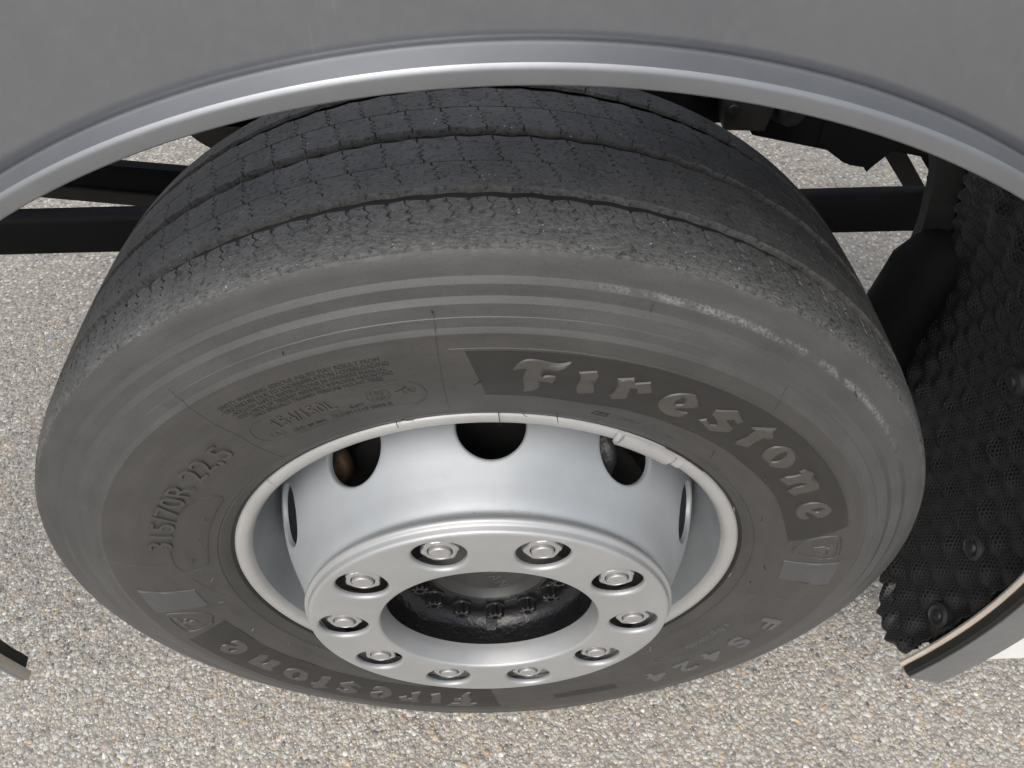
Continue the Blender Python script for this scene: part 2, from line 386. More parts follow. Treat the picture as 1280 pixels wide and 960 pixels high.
dA = [.004, .0045, .005, .005, .005, .005, .005, .005, .005, .0045, .004]
ZB = [0, .0004, .0002, .0004, .001, .0052, .0014, .0064, .0030, .0082, .0082]
dB = [0, 0, 0, .0002, .003, .0045, .0045, .005, .005, .005, .004]
def shoulder_edge(y): return float(np.interp(y, [.0238, .0256, .030, .038, .05, .062, .08], [.4950, .4972, .4990, .5012, .5034, .5048, crown(.08)]))
ZS = [0, 0, 0, 0, 0, .0005, .0045, .0008, .0060, .0028, .0074, .0080]
dS = [0, 0, 0, 0, 0, 0, .0015, .0035, .004, .004, .004, .003]
nS = [0, 0, 0, 0, 0, 0, 0, .0005, .0012, .0016, .0018, .0018]
r0 = rib(.0238, .0725, ZS, dS, 0, .0010, .15, shoulder_edge, 0, .004, nS); r0['label'] = 'scuffed grey outer tread rib'
rib(.0868, .1194, ZB, dB, .0010, 0, .55)
rib(.1208, .1550, ZA, dA, 0, .0018, .98)
rib(.1697, .2035, ZA, dA, .0018, 0, .38)
rib(.2049, .2376, ZA, dA, 0, .0014, .84)
far_edge = lambda y: shoulder_edge(2 * YC - y)
rib(.2520, 2 * YC - .0238, [z for z in reversed(ZS)], list(reversed(dS)), .001, 0, .2, far_edge, .004, .004)

# raised rubber relief on the sidewall
def inside(p, poly):
    x, y = p; c = False; n = len(poly)
    for i in range(n):
        x1, y1 = poly[i]; x2, y2 = poly[i - 1]
        if (y1 > y) != (y2 > y) and x < (x2 - x1) * (y - y1) / (y2 - y1) + x1: c = not c
    return c
def resample(poly, d):
    out = []
    for i, a in enumerate(poly):
        b = poly[(i + 1) % len(poly)]; L = math.dist(a, b); k = max(1, int(L / d))
        out += [(a[0] + (b[0] - a[0]) * t / k, a[1] + (b[1] - a[1]) * t / k) for t in range(k)]
    return out
def offset(poly, d):
    n = len(poly); area = sum(poly[i][0] * poly[(i + 1) % n][1] - poly[(i + 1) % n][0] * poly[i][1] for i in range(n)); s = 1 if area > 0 else -1
    out = []
    for i in range(n):
        a, b, c = Vector(poly[i - 1]), Vector(poly[i]), Vector(poly[(i + 1) % n])
        t1 = (b - a).normalized() if (b - a).length > 0 else Vector((1, 0)); t2 = (c - b).normalized() if (c - b).length > 0 else t1
        nn = Vector((t1.y + t2.y, -t1.x - t2.x)) * s
        nn = nn.normalized() if nn.length > 1e-6 else Vector((0, 0))
        k = 1 / max(.6, nn.dot(Vector((t1.y, -t1.x)) * s) if nn.length else 1)
        out.append(tuple(b + nn * d * k))
    return out
def chaikin(poly, it=1):
    for _ in range(it):
        q = []
        for i, a in enumerate(poly):
            b = poly[(i + 1) % len(poly)]; q += [(a[0] * .78 + b[0] * .22, a[1] * .78 + b[1] * .22), (a[0] * .22 + b[0] * .78, a[1] * .22 + b[1] * .78)]
        poly = q
    return poly
RM = .385
def relief(name, outer, holes, mat, h, parent, smooth_it=1, slope=.0007, d=.004, shift=0., sink=.0006, fill=True):
    """outer, holes: (angle deg, radius). A raised plate with sloped sides lying on the sidewall."""
    P = [(-R(a) * RM, r) for a, r in outer]; HS = [[(-R(a) * RM, r) for a, r in hh] for hh in holes]
    if smooth_it: P = chaikin(P, smooth_it); HS = [chaikin(q, smooth_it) for q in HS]
    P = resample(P, d); HS = [resample(q, d) for q in HS]
    loops = [(P, 1)] + [(q, -1) for q in HS]
    V, F = [], []; pts = []; edges = []; top_idx = []
    put = lambda q, hh: D(W(q[1], sy(q[1]) - hh, math.degrees(-q[0] / RM) + shift))
    for L, s in loops:
        b = len(pts); top = offset(L, -slope * s); n = len(L)
        pts += top; edges += [(b + i, b + (i + 1) % n) for i in range(n)]
    xs = [p[0] for p in P]; ys = [p[1] for p in P]
    gx = np.arange(min(xs), max(xs), d * 1.3); gy = np.arange(min(ys), max(ys), d * 1.3)
    for x in gx:
        for y in gy:
            q = (x, y)
            if inside(q, P) and not any(inside(q, hh) for hh in HS) and min(math.dist(q, b) for b in pts[:sum(len(l) for l, _ in loops)]) > d * .45: pts.append(q)
    co, _, fc, *_ = delaunay_2d_cdt([Vector(p) for p in pts], edges, [], 0, 1e-7)
    V = [put(c, h) for c in co]
    for f in fc:
        c = sum((co[i] for i in f), Vector((0, 0))) / len(f)
        if inside(c, P) and not any(inside(c, hh) for hh in HS): F.append(tuple(f))
    for L, s in loops:
        top = offset(L, -slope * s); bot = offset(L, slope * s); b = len(V); n = len(L)
        V += [put(q, h) for q in top] + [put(q, -sink) for q in bot]
        F += [(b + i, b + (i + 1) % n, b + n + (i + 1) % n, b + n + i) for i in range(n)]
    me = bpy.data.meshes.new(name); me.from_pydata(V, [], F); fix(me)
    return obj_me(name, me, mat, parent, sharp=25)
def line(name, pts, wd, h, mat, parent, shift=0.):
    """a thin raised moulding line through (angle, radius) points"""
    q = []
    for i in range(len(pts) - 1):
        (a, r_), (b, s_) = pts[i], pts[i + 1]; L = math.hypot(R(b - a) * RM, s_ - r_); k = max(1, int(L / .004))
        q += [(a + (b - a) * t / k, r_ + (s_ - r_) * t / k) for t in range(k)]
    q.append(pts[-1]); V, F = [], []
    for i, (a, r_) in enumerate(q):
        p0 = q[max(i - 1, 0)]; p1 = q[min(i + 1, len(q) - 1)]
        t = Vector((-R(p1[0] - p0[0]) * RM, p1[1] - p0[1])); t = t.normalized() if t.length else Vector((1, 0)); nrm = Vector((-t.y, t.x))
        for o_, hh in ((-1, -.0004), (-.35, h), (.35, h), (1, -.0004)):
            rr = r_ + nrm.y * wd * o_ * .5; aa = a - math.degrees(nrm.x * wd * o_ * .5 / RM)
            V.append(D(W(rr, sy(rr) - hh, aa + shift)))
    for i in range(len(q) - 1):
        for k in range(3): F.append((i * 4 + k, i * 4 + k + 1, i * 4 + k + 5, i * 4 + k + 4))
    return obj(name, V, F, mat, parent, sharp=60)

GL = {
'F':[(85.00,0.3875),(84.40,0.3968),(83.80,0.4011),(83.00,0.4026),(81.80,0.4018),(80.50,0.3997),(79.50,0.3992),(78.10,0.4035),(78.40,0.3981),(78.90,0.3925),(79.70,0.3900),(80.80,0.3900),(81.10,0.3858),(81.20,0.3809),(80.40,0.3831),(79.30,0.3827),(79.50,0.3751),(79.80,0.3723),(80.30,0.3748),(81.10,0.3732),(81.00,0.3680),(81.40,0.3619),(82.20,0.3581),(83.30,0.3561),(83.10,0.3620),(83.40,0.3710),(83.60,0.3787),(83.40,0.3860),(83.00,0.3897),(83.60,0.3909),(84.30,0.3898)],
'i':[(76.90,0.3916),(74.80,0.3961),(74.20,0.3905),(74.20,0.3827),(74.00,0.3724),(73.60,0.3665),(75.70,0.3614),(76.20,0.3665),(76.30,0.3735),(76.30,0.3838)],
'r':[(71.90,0.3911),(70.00,0.3962),(69.40,0.3901),(67.70,0.3958),(66.50,0.3836),(68.10,0.3771),(68.80,0.3841),(69.50,0.3828),(68.90,0.3675),(70.80,0.3613),(71.30,0.3658),(71.10,0.3735),(71.30,0.3827)],
'e':[(59.10,0.3827),(60.90,0.3965),(62.00,0.3958),(63.30,0.3922),(64.30,0.3855),(64.60,0.3775),(64.30,0.3692),(63.30,0.3627),(61.80,0.3598),(60.20,0.3611),(59.60,0.3650),(59.40,0.3731),(60.60,0.3699),(61.50,0.3704),(61.90,0.3723)],
'e_hole':[(62.40,0.3759),(62.80,0.3824),(62.50,0.3875),(62.10,0.3883),(61.20,0.3813)],
's':[(56.90,0.3886),(54.40,0.3982),(52.00,0.3905),(52.40,0.3842),(53.50,0.3873),(54.10,0.3834),(53.10,0.3803),(51.80,0.3780),(51.50,0.3711),(53.90,0.3606),(57.00,0.3684),(56.40,0.3737),(55.00,0.3689),(54.20,0.3715),(54.80,0.3759),(56.50,0.3811)],
't':[(50.20,0.3888),(47.40,0.4030),(47.10,0.3976),(46.10,0.3946),(45.70,0.3887),(46.80,0.3859),(46.80,0.3787),(46.30,0.3665),(48.20,0.3619),(48.60,0.3657),(48.60,0.3749),(48.90,0.3835),(49.10,0.3893)],
'o':[(42.60,0.3660),(43.80,0.3754),(44.10,0.3843),(43.20,0.3921),(41.60,0.3962),(39.80,0.3936),(38.40,0.3872),(37.70,0.3777),(38.40,0.3699),(40.00,0.3645)],
'o_hole':[(40.50,0.3688),(41.60,0.3773),(42.10,0.3859),(41.70,0.3913),(40.60,0.3858),(40.00,0.3769)],
'n':[(35.70,0.3851),(35.80,0.3909),(34.10,0.3954),(32.90,0.3930),(31.20,0.3945),(29.80,0.3928),(29.50,0.3842),(29.50,0.3725),(29.00,0.3663),(30.80,0.3618),(31.50,0.3706),(31.60,0.3794),(32.30,0.3833),(32.80,0.3776),(32.60,0.3663),(34.70,0.3630),(35.20,0.3701),(34.90,0.3780),(34.90,0.3839)],
'shield':[(9.70,0.3529),(13.00,0.3642),(14.50,0.3864),(13.90,0.4047),(11.10,0.4068),(7.50,0.4073),(5.70,0.4047),(5.40,0.3917),(6.40,0.3727),(7.80,0.3574)],
'para':[(5.20,0.3478),(4.80,0.3816),(4.80,0.4114),(-3.30,0.4111),(-1.60,0.3500)],
}
for sh in (0, 180):
    bandp = [(90.6 - (90.6 - 16.4) * t / 30, .4112) for t in range(31)] + [(12.6 + (88.2 - 12.6) * t / 30, .3490) for t in range(31)]
    bd = relief('name_band', bandp, [], 'band', .0003, wheel, 0, .0003, .008, sh)
    line('moulding_line', [(92.4 - (92.4 - 16.2) * t / 40, .4128) for t in range(41)], .0022, .0006, 'side', wheel, sh)
    line('moulding_line', [(88.6 - (88.6 - 11.5) * t / 40, .3474) for t in range(41)], .0014, .0005, 'side', wheel, sh)
    for ch in 'Firestone':
        pass
    for ch, dsh in (('F', 0), ('i', 0), ('r', 0), ('e', 0), ('s', 0), ('t', 0), ('o', 0), ('n', 0), ('e', -38.6)):
        relief('letter', GL[ch], [GL[ch + '_hole']] if ch + '_hole' in GL else [], 'letter', .0017, wheel, 1 if ch in 'Feo' else 0, .0008, .004, sh + dsh)
    c = (9.7, .384); inner = [(c[0] + (a - c[0]) * .74, c[1] + (r_ - c[1]) * .78) for a, r_ in GL['shield']]
    relief('shield_emblem', GL['shield'], [inner], 'side', .0012, wheel, 1, .0006, .004, sh)
    fl = [(9.6 + (a - 81.5) * .62, .3875 + (r_ - .381) * .52) for a, r_ in GL['F']]
    relief('emblem_letter', fl, [], 'letter', .0010, wheel, 1, .0005, .003, sh)
    relief('smooth_block', GL['para'], [], 'block', .0008, wheel, 0, .0004, .005, sh)
    line('moulding_line', [(-1.4, .3494), (-3.4, .4118)], .0016, .0009, 'letter', wheel, sh)

def text(name, s, size, a, r0_, mat, parent, h=.0006, face=1.0, spacing=1.0, align='CENTER', bold=0.):
    """embossed wording set on an arc: a = angle of its middle (deg), r0_ = baseline radius"""
    cu_ = bpy.data.curves.new('text', 'FONT'); cu_.body = s; cu_.size = size; cu_.align_x = align; cu_.extrude = .5; cu_.resolution_u = 3
    cu_.space_character = spacing; cu_.offset = bold
    o = bpy.data.objects.new('text', cu_); COL.objects.link(o); dg = bpy.context.evaluated_depsgraph_get(); dg.update()
    me = bpy.data.meshes.new_from_object(o.evaluated_get(dg)); bpy.data.objects.remove(o)
    for v in me.vertices:
        x, y, z = v.co; rr = r0_ + y
        v.co = D(W(rr, sy(rr) - (h if z > 0 else -.0006), a - math.degrees(x * face / (r0_ + size * .35))))
    me.materials.clear(); fix(me)
    return obj_me(name, me, mat, parent, sharp=30)
# tyre size, load index, warnings, tread code
text('size_marking', '315/70R 22,5', .0335, 145.4, .3585, 'letter', wheel, .0020, 1.23, 1.0)
text('load_marking', '154/150L', .0215, 114.2, .3605, 'letter', wheel, .0011, .80)
warn = ['SAFETY WARNING: SERIOUS INJURY MAY RESULT FROM', '- TIRE FAILURE DUE TO UNDERINFLATION / OVERLOADING', '- FOLLOW SAFETY INSTRUCTIONS IN OWNERS MANUAL', '- EXPLOSION OF TIRE/RIM ASSEMBLY IMPROPER MOUNTING', 'ONLY SPECIALLY TRAINED PERSONS MOUNT TIRES']
for k, t_ in enumerate(warn): text('warning_text', t_, .0064, 111.2 - k * .2, .4085 - k * .0058, 'band', wheel, .0003, .98 - .03 * k)
def ringline(name, a0, a1, r0_, r1_, cr_=.35):
    ra = (r1_ - r0_) / 2; rm = (r0_ + r1_) / 2; da = math.degrees(ra / rm) * .9
    P = [(a0 - (a0 - a1) * t / 24, r1_) for t in range(25)] + [(a1 - da * math.sin(R(u)), rm + ra * math.cos(R(u))) for u in range(15, 180, 15)] + [(a1 + (a0 - a1) * t / 24, r0_) for t in range(25)] + [(a0 + da * math.sin(R(u)), rm - ra * math.cos(R(u))) for u in range(15, 181, 15)]
    return line(name, P + [P[0]], .0010, .0005, 'side', wheel)
ringline('moulding_line', 120.6, 99.2, .3405, .3795)
ringline('moulding_line', -20.2, -47, .3400, .3560)
def circ(a, r_, rad): line('moulding_line', [(a + math.degrees(rad * math.cos(R(u)) / r_), r_ + rad * math.sin(R(u))) for u in range(0, 361, 30)], .0011, .0005, 'side', wheel)
for a, r_, rad, t_ in ((120.4, .3535, .0068, 'A'), (117.2, .3480, .0062, 'E4'), (110.2, .3485, .0062, 'E4'), (98.6, .3655, .0058, 'A')):
    circ(a, r_, rad); text('marking', t_, .0095 if len(t_) < 2 else .008, a, r_ - .003, 'side', wheel, .0006)
circ(102.9, .3645, .0105); text('marking', '152', .0085, 103.0, .3655, 'side', wheel, .0006); text('marking', '148M', .0075, 102.9, .3572, 'side', wheel, .0006)
text('marking', '00 4501', .006, 114.0, .3455, 'band', wheel, .0004); text('marking', '011110 0005.R', .0072, 105.4, .3455, 'band', wheel, .0004); text('marking', 'E-377', .006, 106.6, .354, 'band', wheel, .0004)
for k, (ch, a) in enumerate(zip('FS424', (-19.2, -29.0, -36.8, -44.2, -51.8))): text('code_letter', ch, .036, a, .3735, 'code', wheel, .0015, 1.75, bold=.0011)
text('marking', 'e Regroovable', .0135, -31.5, .3430, 'code', wheel, .0010, 1.15)
text('marking', '18+0', .0085, 66.0, .3265, 'letter', wheel, .0005, 1.3); text('marking', '/ZS', .010, 70.0, .3265, 'band', wheel, .0005, 1.2); text('marking', 'VM', .008, 56, .322, 'letter', wheel, .0004, 1.2)
relief('smooth_block', [(-62, .3900), (-77, .3900), (-77, .3760), (-62, .3760)], [], 'band', .0005, wheel, 0, .0003, .005)
for pts in ([(93.3, .4470), (94.2, .3180)], [(124.9, .4490), (124.6, .3735), (126.6, .3160)], [(167.2, .4380), (168.6, .3570)], [(-11.4, .3232), (-10, .36), (-9.0, .3935), (-8.4, .425)], [(52, .44), (50.4, .415)], [(60.5, .346), (64.5, .318)], [(174, .347), (184, .325)]):
    line('moulding_line', pts, .0010, .0004, 'side', wheel)
# raised label pad on the left
pad = [(150, .3595), (146, .353), (143.6, .342), (143.2, .328), (145, .324), (158, .3245), (167, .3235), (170.6, .327), (171.5, .340), (171, .3535), (168, .3595), (160, .3615)]
line('moulding_line', chaikin(pad, 2) + [chaikin(pad, 2)[0]], .0015, .0008, 'side', wheel)

# mould hairs
hairs = [(86.2, .304, 1), (83.0, .318, 0), (76.5, .315, 0), (104.5, .303, 1), (103.2, .309, 0), (102.3, .299, 2), (118.5, .372, 0), (106.8, .386, 0), (98.5, .372, 0), (137.2, .301, 2), (88.8, .372, 0), (61, .335, 0), (48, .339, 0), (36, .352, 0),
         (42, .318, 0), (22, .327, 0), (2, .329, 0), (-6, .325, 0), (152, .333, 0), (160, .334, 0), (166.5, .339, 0), (176, .326, 2), (186, .331, 2), (200, .334, 2), (-42, .322, 2), (-46, .320, 2), (24, .300, 2), (-6, .303, 2), (211, .328, 2), (218, .315, 2), (93.4, .4465, 0), (110, .438, 0), (72, .471, 0), (44, .472, 0)]
for a, r_, kind in hairs:
    p0 = Vector(D(W(r_, sy(r_) + .001, a))); d = Vector((rng.normal() * .004, -.004, rng.normal() * .004 - .003)); L = rng.uniform(.6, 1.5)
    obj('mould_hair', *tube([p0, p0 + d * L * .5 + Vector((0, -.0015, 0)), p0 + d * L], [.0005, .0004, .0003], 5), 'paleh' if kind == 2 else 'hair', wheel)

# ------------------------------------------------------------------ rim, disc with hand holes
PH = 105.25                                  # angle of the first wheel nut
rimp = [(.2800, .060), (.2900, .044), (.2965, .0375), (.2987, .0325), (.2980, .0288), (.2955, .0266), (.2905, .0260), (.2855, .0272), (.2818, .0300), (.2793, .0350)]
rimb = [(.2793, .0350), (.2778, .045), (.2752, .060), (.2712, .075), (.2668, .088), (.2640, .100), (.2622, .118), (.2610, .145), (.262, .19), (.272, .225), (.281, .25), (.284, .285), (.296, .292), (.2985, .297)]
rim = obj('rim', *rev(rimb, 240), 'rim', wheel, sharp=40)
obj('rim_flange', *rev(rimp, 240), 'lip', wheel, sharp=60)
obj('bead_gap', *rev([(.2972, .0300), (.2992, .0275), (.3014, .0262), (.3030, .0262)], 240), 'blackrub', wheel, sharp=None)
def prof_fn(pts):
    P = np.array(pts); s = np.r_[0, np.cumsum(np.hypot(*np.diff(P, axis=0).T))]
    def f(u): return float(np.interp(u, s, P[:, 0])), float(np.interp(u, s, P[:, 1]))
    def nrm(u):
        a = f(u - .004); b = f(u + .004); t = Vector((b[0] - a[0], b[1] - a[1])).normalized(); return t.y, -t.x      # outward (towards -y)
    return f, nrm, s[-1]
def smooth_pts(pts, n=60):
    P = np.array(pts); s = np.r_[0, np.cumsum(np.hypot(*np.diff(P, axis=0).T))]; u = np.linspace(0, s[-1], n)
    q = np.stack([np.interp(u, s, P[:, 0]), np.interp(u, s, P[:, 1])], -1)
    for _ in range(10): q[1:-1] = .25 * q[:-2] + .5 * q[1:-1] + .25 * q[2:]
    return [tuple(x) for x in q]
def holed(pts, uc, rad, fil, depth, ph, K=16, Mside=12, rings=9):
    f, nrm, U = prof_fn(pts); rc = f(uc)[0]; half = R(18)
    rect = [(-1 + 2 * i / K, 0.) for i in range(K)] + [(1., i / Mside) for i in range(Mside)] + [(1 - 2 * i / K, 1.) for i in range(K)] + [(-1., 1 - i / Mside) for i in range(Mside)]
    V, F = [], []; n = len(rect); lev = []
    out = [(a * half, b * U) for a, b in rect]
    dirs = []
    for a, u in out:
        d = Vector((a * rc, u - uc)).normalized(); dirs.append(d)
    def ringpts(radius): return [(d.x * radius / rc, uc + d.y * radius) for d in dirs]
    inner = ringpts(rad + fil)
    for k in range(rings):                                  # from sector edge to hole
        t = k / (rings - 1); t = t ** .8
        lev.append([(o[0] + (i_[0] - o[0]) * t, o[1] + (i_[1] - o[1]) * t, 0.) for o, i_ in zip(out, inner)])
    for q in (25, 50, 70, 90): lev.append([(a, u, fil * (1 - math.cos(R(q)))) for a, u in ringpts(rad + fil - fil * math.sin(R(q)))])
    lev.append([(a, u, depth) for a, u in ringpts(rad)])
    for s in range(10):
        b = len(V)
        for L in lev:
            for a, u, dp in L:
                r_, y_ = f(min(max(u, 0), U)); nr, ny = nrm(min(max(u, .0041), U - .0041))
                V.append(W(r_ - nr * dp, y_ - ny * dp, ph + 36 * s + math.degrees(a)))
        for k in range(len(lev) - 1):
            for i in range(n):
                j = (i + 1) % n; F.append((b + k * n + i, b + k * n + j, b + (k + 1) * n + j, b + (k + 1) * n + i))
    return V, F
discp = smooth_pts([(.2205, .0020), (.2258, .0120), (.230, .020), (.2385, .035), (.2455, .052), (.2515, .072), (.2565, .092), (.2605, .122)])
dv, df = holed(discp, .0605, .0365, .003, .0065, PH - 18)
inn = smooth_pts([(.190, -.0200), (.199, -.0235), (.2055, -.0235), (.2105, -.0180), (.2155, -.0085), (.2205, .0020)], 24)
iv, if_ = rev(inn, 160, PH - 36)
me = bpy.data.meshes.new('disc'); V_, F_ = join((dv, df), (iv, if_)); me.from_pydata([tuple(v) for v in V_], [], F_); fix(me)
disc = obj_me('disc', me, 'rim', wheel, sharp=50)
# dusty flange under the cover ring, seen through its holes
obj('bolt_flange', *rev([(.122, .004), (.122, -.0095), (.196, -.0095), (.198, -.0220)], 120), 'flange', wheel, sharp=40)
# balance weight clipped on the flange
def arcbar(a0, a1, prof, n=20): return rev(prof, n, closed=True, a0=a0, a1=a1)
P_ = [(.2962, .0262), (.2940, .0234), (.2890, .0226), (.2820, .0238), (.2772, .0275), (.2755, .034), (.2790, .0345), (.2810, .0300), (.286, .0268), (.2910, .0258)]
bw = obj('balance_weight', *arcbar(61.5, 48.5, P_), 'lip', wheel, sharp=40)
bw['label'] = 'pale clip-on balance weight on the rim flange'
Pc = [(.2996, .0300), (.2980, .0262), (.2945, .0228), (.2880, .0218), (.2860, .0228), (.289, .0240), (.294, .0256), (.2968, .0275), (.2985, .031)]
for a0, a1 in ((63.2, 62.2), (48.2, 46.2)): obj('clip', *arcbar(a0, a1, Pc, 6), 'lip', wheel, sharp=40)
obj('rust_patch', *rev([(.3002, .0300), (.2994, .0282), (.2982, .0268)], 12, a0=52, a1=40), 'rust', wheel)
# valve stem by the left-hand hand hole
# ------------------------------------------------------------------ cover ring
ringp = [(.130 + .0715 * t / 12, -.045) for t in range(13)]
rv, rf = holed(ringp, .0375, .0280, .0040, .0060, PH)
oe = [(.2015, -.045), (.2035, -.0447), (.2053, -.0436), (.2062, -.0418), (.2066, -.0380), (.2076, -.0362), (.2096, -.0352), (.2108, -.0340), (.2113, -.0320), (.2113, -.0300), (.2100, -.0285), (.2060, -.0280), (.2050, -.0225)]
ie = [(.130, -.045), (.1280, -.0447), (.1264, -.0437), (.1256, -.0420), (.1232, -.0275), (.1220, -.0225), (.1222, -.004)]
V_, F_ = join((rv, rf), rev(oe, 160, PH - 18), rev(ie, 160, PH - 18))
me = bpy.data.meshes.new('cover_ring'); me.from_pydata([tuple(v) for v in V_], [], F_); fix(me)
cring = obj_me('cover_ring', me, 'ring', wheel, sharp=45); cring['label'] = 'satin silver nut cover ring with ten round holes'
# wheel nuts: one mesh, ten individuals
def nutmesh():
    V, F = [], []
    def lathe(prof, n, hexa=False):
        b = len(V)
        for r_, y_ in prof:
            for k in range(n):
                a = 2 * PI * k / n; V.append((r_ * math.cos(a), y_, r_ * math.sin(a)))
        for i in range(len(prof) - 1):
            for k in range(n): l = (k + 1) % n; F.append((b + i * n + k, b + i * n + l, b + (i + 1) * n + l, b + (i + 1) * n + k))
        F.append(tuple(b + (len(prof) - 1) * n + k for k in range(n)))
    lathe([(.0225, 0), (.0225, -.0040), (.0215, -.0055), (.0180, -.0060)], 32)
    # hexagon with turned chamfer
    b = len(V); n = 36; AF = .0180
    def hexr(a): a = (a + PI / 6) % (PI / 3) - PI / 6; return AF / math.cos(a)
    for y_, cap_ in ((-.006, 9), (-.0262, 9), (-.0275, .0196), (-.0284, .0172), (-.0286, .0132), (-.0262, .0126)):
        for k in range(n):
            a = 2 * PI * k / n; r_ = min(hexr(a), cap_); V.append((r_ * math.cos(a), y_ if cap_ != .0196 else -.0262 - .0016 * (.3 if hexr(a) < .0188 else 1), r_ * math.sin(a)))
    for i in range(5):
        for k in range(n): l = (k + 1) % n; F.append((b + i * n + k, b + i * n + l, b + (i + 1) * n + l, b + (i + 1) * n + k))
    me = bpy.data.meshes.new('wheel_nut'); me.from_pydata(V, [], F); bm = bmesh.new(); bm.from_mesh(me); bmesh.ops.recalc_face_normals(bm, faces=bm.faces); bm.to_mesh(me); bm.free(); me.materials.append(MAT['nut']); return me
def studmesh():
    V, F = [], []; n = 24; prof = [(.0118, 0), (.0116, -.0055), (.0110, -.0075), (.0100, -.0084), (.0088, -.0086), (.0082, -.0080), (.0004, -.0079)]
    for r_, y_ in prof:
        for k in range(n): a = 2 * PI * k / n; V.append((r_ * math.cos(a), y_, r_ * math.sin(a)))
    for i in range(len(prof) - 1):
        for k in range(n): l = (k + 1) % n; F.append((i * n + k, i * n + l, (i + 1) * n + l, (i + 1) * n + k))
    me = bpy.data.meshes.new('stud'); me.from_pydata(V, [], F); bm = bmesh.new(); bm.from_mesh(me); bmesh.ops.recalc_face_normals(bm, faces=bm.faces); bm.to_mesh(me); bm.free(); me.materials.append(MAT['nut']); return me
def stud_into(nut, stud, dy):
    bm = bmesh.new(); bm.from_mesh(nut); n0 = len(bm.verts); bm.from_mesh(stud); bm.verts.ensure_lookup_table()
    for v in bm.verts[n0:]: v.co.y += dy
    bm.to_mesh(nut); bm.free(); return nut
nm = stud_into(nutmesh(), studmesh(), -.0235)
for k in range(10):
    a = PH + 36 * k; p = W(.1675, -.0098, a)
    o = obj_me('wheel_nut', nm, 'nut', wheel, sharp=28, loc=p); o.rotation_euler = (0, R(random.uniform(0, 60)), 0)
# ------------------------------------------------------------------ hub in the middle of the ring
hubp = [(.001, .031), (.058, .031), (.0605, .0300), (.0675, .0215), (.0700, .0190), (.0720, .0185), (.0960, .0185), (.0985, .0200), (.105, .0200), (.113, .0165), (.1175, .0095), (.1200, .0010), (.1212, -.0170)]
hub = obj('hub', *rev(hubp[3:], 96), 'hub', wheel, sharp=40); hub['label'] = 'black hub with a ring of bolts inside the cover ring'
obj('hub_cap', *rev(hubp[:4], 96), 'cap', wheel, sharp=30)
def boltmesh():
    V, F = [], []; n = 48
    prof = [(.0125, 0, 0), (.0125, -.0026, 0), (.0112, -.0036, 0), (.0100, -.0042, .0012), (.0097, -.0065, .0022), (.0092, -.0155, .0022), (.0080, -.0168, .0015), (.0042, -.0170, 0), (.0038, -.0135, 0), (.0005, -.0130, 0)]
    for r_, y_, w_ in prof:
        for k in range(n): a = 2 * PI * k / n; q = r_ + w_ * math.cos(8 * a); V.append((q * math.cos(a), y_, q * math.sin(a)))
    for i in range(len(prof) - 1):
        for k in range(n): l = (k + 1) % n; F.append((i * n + k, i * n + l, (i + 1) * n + l, (i + 1) * n + k))
    me = bpy.data.meshes.new('hub_bolt'); me.from_pydata(V, [], F); bm = bmesh.new(); bm.from_mesh(me); bmesh.ops.recalc_face_normals(bm, faces=bm.faces); bm.to_mesh(me); bm.free(); me.materials.append(MAT['hubbolt']); return me
bmh = boltmesh()
for k in range(12):
    o = obj_me('hub_bolt', bmh, 'hubbolt', wheel, sharp=35, loc=W(.0835, .0187, -87 + 30 * k)); o.rotation_euler = (0, random.uniform(0, 1), 0)
for a in (-91, 29, 149):                    # cast ribs
    v, f = [], []
    for r_, hw, y_ in ((.095, .0095, .0150), (.103, .0085, .0125), (.112, .0078, .0062), (.1185, .0072, .0002)):
        for s_, yy in ((-1, y_ + .012), (-.85, y_), (.85, y_), (1, y_ + .012)):
            x, y2, z = W(r_, yy, a); t = R(a + 90); v.append((x + math.cos(t) * hw * s_, y2, z + math.sin(t) * hw * s_))
    for i in range(3):
        for k in range(3): f.append((i * 4 + k, i * 4 + k + 1, i * 4 + k + 5, i * 4 + k + 4))
    f += [(0, 1, 2, 3), (15, 14, 13, 12)]
    obj('cast_rib', v, f, 'hub', wheel, sharp=40)
def flat_text(name, s, size, loc, ang, mat, parent, h=.001, y=.031):
    cu_ = bpy.data.curves.new('text', 'FONT'); cu_.body = s; cu_.size = size; cu_.align_x = 'CENTER'; cu_.align_y = 'CENTER'; cu_.extrude = .5; cu_.resolution_u = 3; cu_.space_character = 1.25
    o = bpy.data.objects.new('text', cu_); COL.objects.link(o); dg = bpy.context.evaluated_depsgraph_get(); dg.update()
    me = bpy.data.meshes.new_from_object(o.evaluated_get(dg)); bpy.data.objects.remove(o); c, s2 = math.cos(R(ang)), math.sin(R(ang))
    for v in me.vertices:
        x, yy, z = v.co; v.co = (loc[0] + x * c - yy * s2, y - (h if z > 0 else -.0004), H + loc[1] + x * s2 + yy * c)
    me.materials.clear(); fix(me); return obj_me(name, me, mat, parent, sharp=30)
flat_text('hub_lettering', 'MAN', .022, (.006, -.030), -66, 'block', wheel)
# brake drum and rusty lug seen through the hand holes
drum = obj('brake_drum', *rev([(.10, .10), (.195, .10), (.205, .108), (.208, .125), (.21, .30)], 72), 'brake', wheel, sharp=40)
obj('rust_patch', *rev([(.2092, .13), (.2096, .175)], 10, a0=128, a1=146), 'rust', wheel)
obj('hub_barrel', *rev([(.1218, -.008), (.13, .10)], 64), 'hub', wheel)

